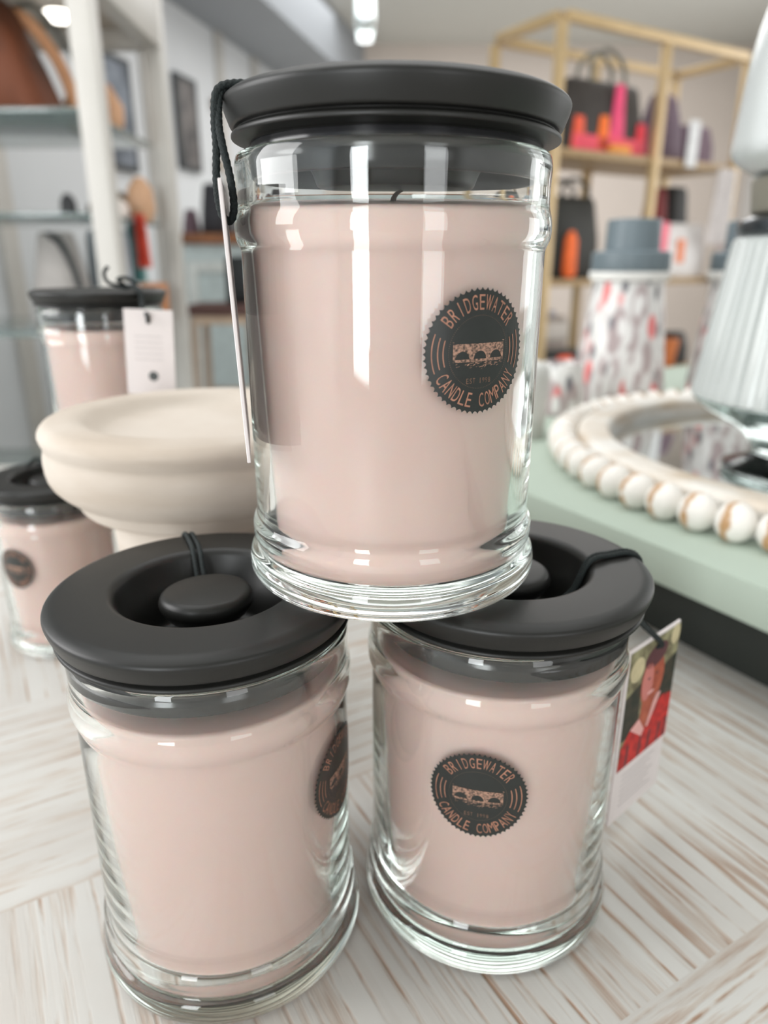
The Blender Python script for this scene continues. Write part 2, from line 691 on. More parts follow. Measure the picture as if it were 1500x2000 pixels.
# lid, z measured from the flange top (0 = top plane)
flange = [(0.0308, -0.0015, 0.0015), (0.0326, 0.0, 0.002), (0.0505, 0.0, 0.0025), (0.05385, -0.0022, 0.0026), (0.0532, -0.0050, 0.003), (0.0514, -0.0096, 0.0015),
          (0.0495, -0.0100, 0.0005), (0.0502, -0.0106, 0.0005), (0.0514, -0.0112, 0.0006), (0.0514, -0.0124, 0.0005), (0.0470, -0.0132, 0.001), (0.0460, -0.0136, 0.0005),
          (0.0300, -0.0136, 0.001), (0.0262, -0.0220, 0.003), (0.0250, -0.0262, 0.0035), (0.0, -0.0262)]
# closed outer shell plus the bowl inside
bowl_in = [(0.0, -0.0242), (0.0222, -0.0242, 0.003), (0.0250, -0.0150, 0.004), (0.0290, -0.0070, 0.004)]
ME['lid'] = lathe('lid', bowl_in + flange, 144, ang=55, n=5)
ME['seal'] = lathe('seal_ring', [(0.0455, -0.0134, 0.0005), (0.0462, -0.0170, 0.0006), (0.0455, -0.0182, 0.0004), (0.0462, -0.0198, 0.0006), (0.0456, -0.0238, 0.0006),
                                 (0.0440, -0.0240, 0.0004), (0.0436, -0.0134, 0.0)], 128, closed=True, ang=50)


def knob_mesh():
    prof = round_profile([(0.0, -0.0242), (0.0075, -0.0242), (0.0075, -0.0150, 0.001), (0.0140, -0.0118, 0.003), (0.0166, -0.0068, 0.004), (0.0150, -0.0028, 0.0035), (0.0, -0.0016)], 5)
    bm = lathe_bm(prof, 64)
    for v in bm.verts:
        a = math.atan2(v.co.y, v.co.x)
        k = 1 + 0.035 * math.cos(2 * a + 0.6) + 0.02 * math.cos(3 * a)
        if v.co.z > -0.013:
            v.co.x *= k
            v.co.y *= k
            v.co.z += 0.0004 * math.sin(a * 2) * (v.co.z > -0.006)
    return finish(bm, 'knob', ang=60)


ME['knob'] = knob_mesh()
ME['wick'] = tube('wick', [(0, 0, 0.1212), (0.0004, 0, 0.1245), (0.0014, 0.0006, 0.1275), (0.0028, 0.001, 0.1292)], 0.0009, 8, 6)

# ---- badge printed on the glass
BZ, BR = 0.084, 0.0180


def onjar(u, v, off):
    rho = RG + off
    a = u / RG
    return (rho * math.sin(a), -rho * math.cos(a), BZ + v)


def badge_disc():
    bm = bmesh.new()
    seg, rad, teeth = 360, 10, 60
    c = bm.verts.new(onjar(0, 0, 0.00015))
    rings = []
    for i in range(1, rad + 1):
        ring = []
        for j in range(seg):
            a = 2 * PI * j / seg
            f = (j * teeth / seg) % 1
            R_ = BR * i / rad
            if i == rad:
                R_ = BR * (1.0 - 0.045 * math.sin(PI * f) ** 0.8)
            elif i == rad - 1:
                R_ = BR * 0.93
            ring.append(bm.verts.new(onjar(R_ * math.cos(a), R_ * math.sin(a), 0.00015)))
        rings.append(ring)
    for j in range(seg):
        bm.faces.new((c, rings[0][j], rings[0][(j + 1) % seg]))
    for A, B in zip(rings, rings[1:]):
        for j in range(seg):
            k = (j + 1) % seg
            bm.faces.new((A[j], B[j], B[k], A[k]))
    me = bpy.data.meshes.new('badge')
    bmesh.ops.recalc_face_normals(bm, faces=bm.faces[:])
    bm.to_mesh(me)
    bm.free()
    me.shade_smooth()
    return me


_gl = {}


def glyph(ch):
    if ch in _gl:
        return _gl[ch]
    cu = bpy.data.curves.new('glyph', 'FONT')
    cu.body = ch
    cu.size = 1
    cu.resolution_u = 3
    o = bpy.data.objects.new('glyph', cu)
    COL.objects.link(o)
    bpy.context.view_layer.update()
    dg = bpy.context.evaluated_depsgraph_get()
    me = bpy.data.meshes.new_from_object(o.evaluated_get(dg))
    vs = [tuple(v.co) for v in me.vertices]
    fs = [tuple(p.vertices) for p in me.polygons]
    bpy.data.objects.remove(o)
    bpy.data.curves.remove(cu)
    bpy.data.meshes.remove(me)
    xs = [v[0] for v in vs]
    ys = [v[1] for v in vs]
    _gl[ch] = (vs, fs, min(xs), max(xs), min(ys), max(ys))
    return _gl[ch]


def put_glyph(bm, ch, fn, wd, ht):
    vs, fs, x0, x1, y0, y1 = glyph(ch)
    sx = wd / max(x1 - x0, 0.3)
    V = [bm.verts.new(fn((x - (x0 + x1) / 2) * sx, (y - (y0 + y1) / 2) / (y1 - y0) * ht)) for x, y, z in vs]
    for f in fs:
        try:
            bm.faces.new([V[i] for i in f])
        except ValueError:
            pass


def badge_print():
    bm = bmesh.new()
    off = 0.00025
    H = 0.235 * BR
    rc = 0.775 * BR

    def arc_text(txt, centre, half, top):
        n = len(txt)
        for i, ch in enumerate(txt):
            if ch == ' ':
                continue
            a = centre + (-half + 2 * half * i / (n - 1)) * (1 if top else -1)
            def fn(x, y, a=a):
                rr = rc + (y if top else -y)
                aa = a + (x / rc if top else -x / rc)
                return onjar(rr * math.sin(aa), rr * math.cos(aa), off)
            put_glyph(bm, ch, fn, (0.055 if ch == 'I' else 0.125 if ch in 'WM' else 0.098) * BR, H)
    arc_text('BRIDGEWATER', 0, math.radians(51), True)
    arc_text('CANDLE COMPANY', PI, math.radians(60), False)
    # side arcs
    for s in (-1, 1):
        for r_, h_ in ((0.86, 21), (0.76, 19), (0.67, 18)):
            n = 14
            pv = None
            for i in range(n + 1):
                a = s * PI / 2 + math.radians(-h_ + 2 * h_ * i / n)
                q = [bm.verts.new(onjar(rr * BR * math.sin(a), rr * BR * math.cos(a), off)) for rr in (r_ - 0.010, r_ + 0.010)]
                if pv:
                    bm.faces.new((pv[0], pv[1], q[1], q[0]))
                pv = q
    # three-arched bridge
    nf0 = len(bm.faces)

    def quad(x0, x1, ya0, ya1, yb0, yb1):
        p = [(x0, ya0), (x1, ya1), (x1, yb1), (x0, yb0)]
        f = bm.faces.new([bm.verts.new(onjar(x * BR, y * BR, off)) for x, y in p])
        f.material_index = 1

    def under(x):
        for cx in (-0.33, 0.0, 0.33):
            d = abs(x - cx)
            if d < 0.125:
                return -0.10 + math.sqrt(0.125 ** 2 - d * d) * 1.0
        return -0.10
    n = 96
    for i in range(n):
        x0 = -0.50 + 1.0 * i / n
        x1 = -0.50 + 1.0 * (i + 1) / n
        quad(x0, x1, under(x0), under(x1), 0.14, 0.14)
        quad(x0, x1, -0.145, -0.145, -0.102, -0.102)
    quad(-0.51, 0.51, 0.160, 0.160, 0.175, 0.175)
    rnd = random.Random(3)
    for i in range(46):
        x = rnd.uniform(-0.46, 0.44)
        y = -0.155 - abs(rnd.gauss(0, 0.04))
        quad(x, x + rnd.uniform(0.02, 0.06), y, y + 0.01, y - 0.012, y)
    # dotted ring and year
    for j in range(110):
        a = 2 * PI * j / 110
        x, y = 0.575 * math.sin(a), 0.575 * math.cos(a)
        d = 0.007
        f = bm.faces.new([bm.verts.new(onjar((x + dx) * BR, (y + dy) * BR, off)) for dx, dy in ((-d, 0), (0, -d), (d, 0), (0, d))])
        f.material_index = 2
    k0 = len(bm.faces)
    for i, ch in enumerate('EST 1998'):
        if ch == ' ':
            continue
        cx = (-0.225 + i * 0.062)
        put_glyph(bm, ch, lambda x, y, cx=cx: onjar(x + cx * BR, y - 0.45 * BR, off), 0.042 * BR, 0.085 * BR)
    bm.faces.ensure_lookup_table()
    for f in bm.faces[k0:]:
        f.material_index = 2
    me = bpy.data.meshes.new('lettering')
    bmesh.ops.recalc_face_normals(bm, faces=bm.faces[:])
    bm.to_mesh(me)
    bm.free()
    return me


ME['badge'] = badge_disc()
ME['print'] = badge_print()


def jar(loc, label, badge_az, lid_off=(0, 0, 0), lid_tilt=0.0, scale=(1, 1, 1), lid_sc=1.0, knob_rot=0.0, group=None):
    t = thing('candle_jar', loc, label, 'candle jar', group='small peach candle jars at left' if scale[0] < 1 else 'large peach candle jars in a pyramid')
    t.scale = scale
    link('glass', ME['glass'], M['glass'], t)
    link('wax', ME['wax'], M['wax'], t)
    link('wick', ME['wick'], M['wick'], t)
    b = link('badge', ME['badge'], M['badge'], t, rot=(0, 0, math.radians(badge_az)))
    link('lettering', ME['print'], [M['copper'], M['stone'], M['copper_dim']], b)
    l = link('lid', ME['lid'], M['lid'], t, loc=(lid_off[0], lid_off[1], 0.154 + lid_off[2]), rot=(0, math.radians(lid_tilt), 0))
    l.scale = (lid_sc, lid_sc, 1)
    k = link('knob', ME['knob'], M['lid'], l, rot=(0, 0, knob_rot))
    link('seal_ring', ME['seal'], M['seal'], l)
    return t


TJ = (0.0029, 0.2535, 0.1543)
LJ = (-0.0637, 0.2348, 0.0003)
RJ = (0.0447, 0.2544, 0.0003)
jar(TJ, 'large peach candle jar stacked on top of the other two front jars', 30, (0.0010, 0, 0.0018), 0.6)
jar(LJ, 'large peach candle jar at lower left with its badge turned aside', 73, (-0.0008, 0, -0.0004), 0, knob_rot=0.5, lid_sc=1.012)
jar(RJ, 'large peach candle jar at lower right beside the green board', -13.5, (0.0024, 0, -0.0004), 0, lid_sc=1.012)
SC = (0.807, 0.807, 0.796)
JA = (-0.2335, 0.480, 0.0003)
JC = (-0.142, 0.523, 0.0003)
JB = (-0.191, 0.502, 0.1230)
jar(JA, 'small peach candle jar on the table at the left edge, dark badge facing front', -22, scale=SC)
jar(JC, 'small peach candle jar tucked behind the pale wooden pedestal', 60, scale=SC)
jar(JB, 'small peach candle jar raised behind the pedestal, white tag hanging from its lid', 130, scale=SC)


# ------------------------------------------------------------------ hang tags on cords
def card_mesh(wd, ht, th, slot=True):
    """card in local XZ plane, hanging below origin at its hole; front faces -Y"""
    bm = bmesh.new()
    add_box(bm, (0, 0, -ht / 2 + 0.006), (wd, th, ht), 0.0002, seg=1)
    return finish(bm, 'card', ang=30)


def poly(bm, pts, y, mi):
    f = bm.faces.new([bm.verts.new((x, y, z)) for x, z in pts])
    f.material_index = mi


# tag seen edge-on beside the top jar
t = thing('hang_tag', (-0.0487, 0.2365, 0.2785), 'white paper tag on black cord hanging edge-on left of the top jar', 'tag')
me = card_mesh(0.046, 0.0805, 0.0011)
c_ = link('card', me, M['card'], t, rot=(math.radians(-2.2), 0, math.radians(100.5)))
bm = bmesh.new()
for sy in (-1, 1):
    poly(bm, [(-0.014, 0.000), (0.014, 0.000), (0.014, -0.032), (-0.014, -0.032)], sy * 0.00062, 0)
link('printing', finish(bm, 'printing', False), M['ink'], c_)
p0 = Vector((-0.0487, 0.2365, 0.2785))


def rel(pts, base):
    return [tuple(Vector(p) - Vector(base)) for p in pts]


xt = TJ[0] + 0.001
zt = 2 * 0.154 + 0.0026
strand1 = [(xt - 0.018, 0.2500, zt - 0.012), (xt - 0.028, 0.2450, zt + 0.0006), (xt - 0.038, 0.2412, zt + 0.0012), (xt - 0.0475, 0.2378, zt + 0.0012), (xt - 0.0522, 0.2355, zt - 0.0012),
           (-0.0492, 0.2338, zt - 0.009), (-0.0490, 0.2330, 0.2950), (-0.0496, 0.2325, 0.2840), (-0.0488, 0.2332, 0.2765), (-0.0462, 0.2325, 0.2745),
           (-0.0447, 0.2316, 0.2785), (-0.0452, 0.2314, 0.2860), (-0.0470, 0.2320, 0.2950), (-0.0480, 0.2336, zt - 0.009), (xt - 0.0512, 0.2368, zt - 0.0010), (xt - 0.0465, 0.2398, zt + 0.0012),
           (xt - 0.037, 0.2432, zt + 0.0012), (xt - 0.027, 0.2470, zt + 0.0006), (xt - 0.017, 0.2520, zt - 0.012)]
link('cord', rope('cord', [rel(strand1, p0)], 0.00115), M['cord'], t)

# tag with the printed photograph beside the lower right jar
RT = Vector((0.1185, 0.2775, 0.1030))
t = thing('hang_tag', RT, 'paper tag printed with a photo of a smiling person, right of the lower right jar', 'tag')
dirv = Vector((0.1290, 0.290, 0)) - Vector((0.0995, 0.2560, 0))
rz = math.radians(42)
c_ = link('card', card_mesh(0.0445, 0.091, 0.0010), M['card'], t, rot=(0, 0, rz))
PM = [flat((150, 146, 112), 0.6, c2=(92, 84, 62), scale=170), flat((58, 52, 40), 0.6, c2=(34, 40, 30), scale=200), flat((176, 92, 66), 0.6, c2=(150, 70, 50), scale=120),
      flat((196, 120, 112), 0.6), flat((205, 44, 38), 0.6, c2=(150, 22, 24), scale=260), flat((86, 48, 52), 0.6), flat((225, 170, 165), 0.6), M['ink'], flat((200, 188, 150), 0.6, scale=200)]
bm = bmesh.new()
Y0 = -0.00055


def ell(cx, cz, rx, rz_, k, mi, a0=0, n=22, tilt=0.0):
    pts = []
    for i in range(n):
        a = 2 * PI * i / n + a0
        x, z = rx * math.cos(a), rz_ * math.sin(a)
        pts.append((cx + x * math.cos(tilt) - z * math.sin(tilt), cz + x * math.sin(tilt) + z * math.cos(tilt)))
    poly(bm, pts, Y0 - 0.00003 * k, mi)


X0, X1, ZT, ZB = -0.0205, 0.0230, 0.0045, -0.0560
poly(bm, [(X0, ZT), (X1, ZT), (X1, ZB), (X0, ZB)], Y0, 0)
poly(bm, [(X0, -0.018), (-0.008, -0.014), (-0.006, -0.04), (X0, -0.04)], Y0 - 0.00003, 1)
poly(bm, [(0.009, -0.014), (X1, -0.010), (X1, -0.036), (0.010, -0.034)], Y0 - 0.00003, 1)
ell(-0.013, -0.006, 0.006, 0.006, 1, 8)
ell(0.019, 0.000, 0.004, 0.005, 1, 8)
# shoulders and neck
poly(bm, [(X0, ZB), (X0 + 0.001, -0.044), (-0.012, -0.036), (-0.003, -0.033), (0.006, -0.033), (0.014, -0.030), (X1, -0.032), (X1, ZB)], Y0 - 0.00006, 4)
poly(bm, [(-0.005, -0.026), (0.007, -0.024), (0.008, -0.035), (0.001, -0.042), (-0.006, -0.036)], Y0 - 0.00009, 2)
poly(bm, [(-0.013, -0.037), (-0.006, -0.034), (0.0, -0.042), (-0.002, -0.045)], Y0 - 0.00012, 6)
poly(bm, [(0.007, -0.026), (0.012, -0.027), (0.003, -0.042), (0.001, -0.041)], Y0 - 0.00012, 6)
for x in (-0.015, -0.004, 0.004, 0.013, 0.019):
    poly(bm, [(x, ZB + 0.0005), (x + 0.0022, ZB + 0.0005), (x + 0.0030, -0.045), (x + 0.0012, -0.045)], Y0 - 0.00012, 5)
ell(0.002, -0.0165, 0.0100, 0.0140, 4, 2)
ell(-0.0025, -0.0160, 0.0048, 0.0100, 5, 3)
ell(0.003, -0.0045, 0.0098, 0.0055, 5, 5, tilt=0.15)
ell(-0.0015, -0.0150, 0.0012, 0.0006, 6, 5)
ell(0.0050, -0.0145, 0.0012, 0.0006, 6, 5)
ell(0.0015, -0.0195, 0.0009, 0.0016, 6, 3)
ell(0.0015, -0.0230, 0.0030, 0.0009, 6, 6)
for i in range(7):
    z = -0.0605 - i * 0.0028
    poly(bm, [(-0.015, z), (0.014 - 0.003 * (i % 3), z), (0.014 - 0.003 * (i % 3), z - 0.0005), (-0.015, z - 0.0005)], Y0 - 0.00002, 7)
me = bpy.data.meshes.new('printed_photo')
bm.to_mesh(me)
bm.free()
for q in PM:
    me.materials.append(q)
link('printed_photo', me, None, c_, label='printed portrait of a person in a red top')
zl = 0.1536
xr, yr = RJ[0] + 0.0016, RJ[1]
cordp = lambda d, e: [(xr + 0.012, yr - 0.010 + d, zl - 0.0165), (xr + 0.025, yr - 0.006 + d, zl - 0.0115), (xr + 0.0325, yr - 0.002 + d, zl + 0.0009), (xr + 0.042, yr + 0.003 + d, zl + 0.0015),
                      (xr + 0.0500, yr + 0.006 + d, zl + 0.0012), (xr + 0.0556, yr + 0.008 + d, zl - 0.003), (xr + 0.0570, yr + 0.010 + d, zl - 0.015), (xr + 0.0585 + e, yr + 0.013 + d, zl - 0.030), tuple(RT + Vector((0.002 + e, -0.001, 0.003))), tuple(RT + Vector((0.001, 0.0012, -0.001)))]
link('cord', rope('cord', [rel(cordp(0, 0), RT), rel(cordp(0.0024, 0.0008), RT)], 0.00095), M['cord'], t)

# tag behind the lower left jar: only its cord shows over the lid
LT = Vector((-0.092, 0.2935, 0.118))
t = thing('hang_tag', LT, 'doubled black cord over the far rim of the lower left lid, tag behind', 'tag')
link('card', card_mesh(0.042, 0.080, 0.0010), M['card'], t, rot=(0, 0, math.radians(205)))
xl, yl = LJ[0], LJ[1]
zl2 = 0.1536
cp = lambda d: [(xl - 0.004 + d, yl + 0.012, zl2 - 0.0150), (xl - 0.009 + d, yl + 0.021, zl2 - 0.008), (xl - 0.0125 + d, yl + 0.0300, zl2 + 0.0006), (xl - 0.0165 + d, yl + 0.0395, zl2 + 0.0013),
                (xl - 0.0200 + d, yl + 0.0470, zl2 + 0.0011), (xl - 0.0225 + d, yl + 0.0515, zl2 - 0.003), (xl - 0.0245 + d * 0.6, yl + 0.0545, zl2 - 0.012), tuple(LT + Vector((0, 0.0015, 0.004))), tuple(LT + Vector((0.0008, -0.0012, -0.002)))]
link('cord', rope('cord', [rel(cp(0), LT), rel(cp(0.0027), LT)], 0.00095), M['cord'], t)

# white tag on the raised small jar
BT = Vector((-0.1450, 0.4555, 0.2290))
t = thing('hang_tag', BT, 'white tag with small round logo hanging from the raised small jar', 'tag')
c_ = link('card', card_mesh(0.0295, 0.052, 0.0009), M['card'], t, rot=(0, math.radians(3), math.radians(6)))
bm = bmesh.new()
poly(bm, [(0.0015 + 0.0030 * math.cos(a * PI / 12), -0.0345 + 0.0030 * math.sin(a * PI / 12)) for a in range(24)], -0.0005, 0)
for i in range(5):
    poly(bm, [(-0.009, -0.010 - 0.0035 * i), (0.008, -0.010 - 0.0035 * i), (0.008, -0.0104 - 0.0035 * i), (-0.009, -0.0104 - 0.0035 * i)], -0.0005, 1)
me = finish(bm, 'printing', False)
link('printing', me, [flat((80, 84, 84)), M['ink']], c_)
zb = JB[2] + 0.1227
cb = lambda d: [(JB[0] + 0.010, JB[1] - 0.006 + d, zb - 0.010), (JB[0] + 0.024, JB[1] - 0.016 + d, zb + 0.0012), (JB[0] + 0.0345, JB[1] - 0.0245 + d, zb - 0.000), (JB[0] + 0.0372, JB[1] - 0.0295 + d, zb - 0.007), (JB[0] + 0.0400, JB[1] - 0.0385 + d, zb - 0.012),
                tuple(BT + Vector((0, -0.002, 0.003))), tuple(BT + Vector((0.0, -0.0012, -0.002)))]
bow = [rel(cb(0), BT), rel(cb(0.003), BT),
       rel([(JB[0] + 0.024, JB[1] - 0.014, zb + 0.0015), (JB[0] + 0.014, JB[1] - 0.018, zb + 0.004), (JB[0] + 0.012, JB[1] - 0.019, zb + 0.010), (JB[0] + 0.015, JB[1] - 0.019, zb + 0.014)], BT),
       rel([(JB[0] + 0.024, JB[1] - 0.014, zb + 0.0015), (JB[0] + 0.020, JB[1] - 0.018, zb + 0.006), (JB[0] + 0.026, JB[1] - 0.019, zb + 0.007), (JB[0] + 0.032, JB[1] - 0.018, zb + 0.003)], BT)]
link('cord', rope('cord', bow, 0.0012), M['cord'], t)

# knotted cord on the left-edge small jar lid
AT = Vector((JA[0] - 0.004, JA[1] + 0.018, JA[2] + 0.1227))
t = thing('cord_bow', AT, 'black cord bow lying on the lid of the left-edge small jar', 'cord')
link('loop', rope('loop', [[(-0.018, -0.004, 0.0015), (-0.012, 0.001, 0.006), (-0.004, 0, 0.002), (0.004, 0.002, 0.0065), (0.012, 0.000, 0.002)],
                           [(-0.014, 0.006, 0.0015), (-0.006, -0.003, 0.004), (0.002, 0.004, 0.007), (0.010, -0.004, 0.0015)],
                           [(-0.004, 0.000, 0.003), (0.006, 0.010, 0.004), (0.014, 0.020, 0.0015)]], 0.0013), M['cord'], t)

# ------------------------------------------------------------------ pale wooden pedestal
PZ = 0.190
prof = [(0.0, PZ - 0.0075), (0.052, PZ - 0.0075, 0.004), (0.0585, PZ - 0.001, 0.003), (0.0640, PZ, 0.004), (0.0765, PZ - 0.001, 0.004), (0.0800, PZ - 0.006, 0.004), (0.0785, PZ - 0.0105, 0.002), (0.0775, PZ - 0.013, 0.002),
        (0.0788, PZ - 0.018, 0.004), (0.0780, PZ - 0.030, 0.008), (0.0690, PZ - 0.038, 0.004), (0.0665, PZ - 0.0385, 0.002), (0.0640, PZ - 0.046, 0.003), (0.0520, PZ - 0.050, 0.003), (0.0500, PZ - 0.054, 0.003),
        (0.0490, PZ - 0.075, 0.02), (0.0420, PZ - 0.105, 0.02), (0.0400, PZ - 0.130, 0.02), (0.0500, 0.040, 0.01), (0.0620, 0.026, 0.005), (0.0660, 0.018, 0.004), (0.0680, 0.006, 0.004), (0.0660, 0.0, 0.001), (0.0, 0.0)]
ME['ped'] = lathe('pedestal', prof, 128, ang=45)
link('pedestal', ME['ped'], M['plaster'], loc=(-0.0950, 0.370, 0.0), label='round whitewashed wooden pedestal stand with raised rim', cat='pedestal')

# ------------------------------------------------------------------ green riser board at right
U = Vector((0.5, -0.866, 0))
V = Vector((0.866, 0.5, 0))
C0 = Vector((-0.105, 0.955, 0))
ul, vl = 1.20, 0.95
cc = C0 + U * ul / 2 + V * vl / 2
t = thing('display_riser', (cc.x, cc.y, 0), 'sage green painted riser board carrying the beaded tray', 'riser', rz=math.atan2(U.y, U.x))
link('board', boxme('board', (0, 0, 0.0675), (ul, vl, 0.027), 0.0012), M['green'], t)
link('base', boxme('base', (0, 0, 0.027), (ul - 0.06, vl - 0.064, 0.054), 0.001), M['dark_base'], t, label='dark recessed base')  # added box; its dark colour paints the shadow under the board
GZ = 0.081

# beaded round tray with mirror
TC = Vector((0.454, 0.642, GZ))
t = thing('beaded_tray', TC, 'round white wooden tray with bead border and mirror base', 'tray')
link('rim', lathe('rim', [(0.236, 0.006, 0.0), (0.236, 0.022, 0.003), (0.240, 0.0265, 0.003), (0.262, 0.0265, 0.004), (0.268, 0.022, 0.003), (0.268, 0.001, 0.0), (0.0, 0.001), (0.0, 0.006)], 160, ang=45),
     mat('whitewashed_rim', (226, 223, 217), 0.5, c2=(196, 178, 156), scale=14, stretch=(1, 1, 6)), t)
link('mirror', lathe('mirror', [(0.0, 0.0062), (0.0, 0.0078), (0.2358, 0.0078), (0.2358, 0.0062)], 160), M['mirror'], t)
nb = 64
rb = 0.0141
bmm = bmesh.new()
bmesh.ops.create_uvsphere(bmm, u_segments=28, v_segments=18, radius=rb)
for v in bmm.verts:
    v.co.x *= 0.95
bead_me = finish(bmm, 'bead', ang=180)
for i in range(nb):
    a = 2 * PI * i / nb + 0.02
    o = link('bead', bead_me, M['bead'], t, loc=(0.282 * math.cos(a), 0.282 * math.sin(a), rb), rot=(random.uniform(0, 6.28), 0, a + PI / 2))

# ------------------------------------------------------------------ ribbed glass lamp standing in the tray
t = thing('glass_lamp', (0.352, 0.600, GZ + 0.0078), 'tall ribbed glass lamp standing on the mirror tray at the right edge', 'lamp')
ribg = mat('ribbed_glass', (208, 213, 211), 0.2, trans=0.35, coat=0.4)


def fl(i, a):
    return -0.036 * (1 - abs(math.cos(22 * a)) ** 0.9) ** 2.2


bot = round_profile([(0.0, 0.0), (0.052, 0.0, 0.003), (0.056, 0.006, 0.004), (0.030, 0.016, 0.01), (0.040, 0.034, 0.012), (0.078, 0.056, 0.014), (0.088, 0.0655, 0.003), (0.0, 0.0655)], 6)
link('foot', finish(lathe_bm(bot, 96), 'foot', ang=50), glassmat('foot_glass', (0.93, 0.96, 0.95), 0.02), t)
link('ribbed_body', finish(lathe_bm(round_profile([(0.0, 0.0656), (0.088, 0.0656, 0.002), (0.0870, 0.075, 0.002), (0.0720, 0.190, 0.004), (0.066, 0.1935, 0.002), (0.0, 0.1935)], 5), 416, flute=fl), 'ribbed_body', ang=80), ribg, t)
link('collar', lathe('collar', [(0.0, 0.1936), (0.070, 0.1936, 0.002), (0.071, 0.204, 0.003), (0.060, 0.209, 0.002), (0.0, 0.209)], 64), mat('dark_nickel', (88, 92, 96), 0.2, metal=0.9), t)
link('burner', lathe('burner', [(0.0, 0.2091), (0.0620, 0.2091, 0.003), (0.0650, 0.236, 0.005), (0.0, 0.238)], 64), mat('taupe_metal', (128, 124, 112), 0.45, metal=0.2), t)
link('globe', lathe('globe', [(0.0, 0.2385), (0.066, 0.2385, 0.003), (0.084, 0.250, 0.01), (0.078, 0.330, 0.03), (0.050, 0.420, 0.02), (0.046, 0.450, 0.01), (0.0, 0.452)], 96, ang=60, n=6), mat('frosted_globe', (214, 218, 217), 0.25, trans=0.4), t)


# ------------------------------------------------------------------ bottles and cups on the green board
def bottle(loc, label, sc=1.0):
    t = thing('patterned_bottle', loc, label, 'bottle', group='floral bottles behind the tray')
    t.scale = (sc, sc, sc)
    link('body', lathe('body', [(0.0, 0.0), (0.060, 0.0, 0.004), (0.061, 0.008, 0.004), (0.056, 0.060, 0.02), (0.0455, 0.145, 0.02), (0.0455, 0.158, 0.003), (0.0, 0.158)], 72), M['floral'], t)
    link('collar', lathe('collar', [(0.0, 0.158), (0.050, 0.158, 0.002), (0.0510, 0.169, 0.002), (0.0, 0.169)], 72), flat((232, 230, 226)), t)
    link('cap', lathe('cap', [(0.0, 0.1692), (0.0495, 0.1692, 0.002), (0.0490, 0.193, 0.003), (0.0345, 0.1945, 0.001), (0.0335, 0.232, 0.003), (0.0, 0.233)], 72), M['slate'], t)
    return t


bottle((0.320, 0.985, GZ), 'floral bottle with stepped slate grey cap, whole, behind the tray', 1.0)
bottle((0.492, 1.020, GZ), 'floral bottle with slate grey cap half hidden behind the glass lamp', 1.0)
link('ceramic_cup', lathe('ceramic_cup', [(0.0, 0.0), (0.020, 0.0, 0.002), (0.0225, 0.060, 0.002), (0.0230, 0.068, 0.003), (0.0215, 0.078, 0.006), (0.010, 0.083, 0.004), (0.0, 0.084)], 48),
     mat('grey_cup', (200, 200, 196), 0.4), loc=(0.1540, 0.770, GZ), label='small plain pale jar with rounded white top beside the top candle jar', cat='jar')
link('floral_tumbler', lathe('floral_tumbler', [(0.0, 0.0), (0.027, 0.0, 0.002), (0.027, 0.025, 0.01), (0.0235, 0.064, 0.002), (0.0215, 0.064, 0.001), (0.021, 0.012, 0.002), (0.0, 0.010)], 48), M['floral'],
     loc=(0.2230, 0.900, GZ), label='short floral tumbler between the plain jar and the capped bottle', cat='tumbler')

# ------------------------------------------------------------------ brass shelving unit with bags
EO = Vector((0.567, 2.665, 0))
E1 = Vector((0.852, 0.523, 0)).normalized()
E2 = Vector((-0.523, 0.852, 0)).normalized()
ER = math.atan2(E1.y, E1.x)
LEN, DEP, ETOP = 0.985, 0.33, 1.0
SH = [0.625, 0.200, -0.165, -0.52]


def ep(s, t_, z):
    p = EO + E1 * s + E2 * t_
    return (p.x, p.y, z)


t = thing('shelving_unit', ep(0, 0, FZ), 'tall brass framed open shelving unit filled with bags', 'shelf', rz=ER)
pw = 0.030


def bar(name, a, b, w_=pw):
    bm = bmesh.new()
    a, b = Vector(a), Vector(b)
    c = (a + b) / 2
    add_box(bm, c, tuple(max(abs(b[i] - a[i]), w_) for i in range(3)), 0.002)
    return finish(bm, name)


H0 = ETOP - FZ
for s_ in (0, LEN * 0.515, LEN):
    for q in (0, DEP):
        link('post', bar('post', (s_, q, 0), (s_, q, H0 - pw / 2)), M['brass'], t)
for q in (0, DEP):
    link('top_rail', bar('top_rail', (pw / 2, q, H0), (LEN - pw / 2, q, H0)), M['brass'], t)
for s_ in (0, LEN):
    link('top_rail', bar('top_rail', (s_, pw / 2, H0), (s_, DEP - pw / 2, H0)), M['brass'], t)
for z in SH:
    link('shelf', boxme('shelf', (LEN / 2, DEP / 2, z - FZ - 0.0125), (LEN + 0.002, DEP + 0.002, 0.025), 0.002), M['shelf_wood'], t)


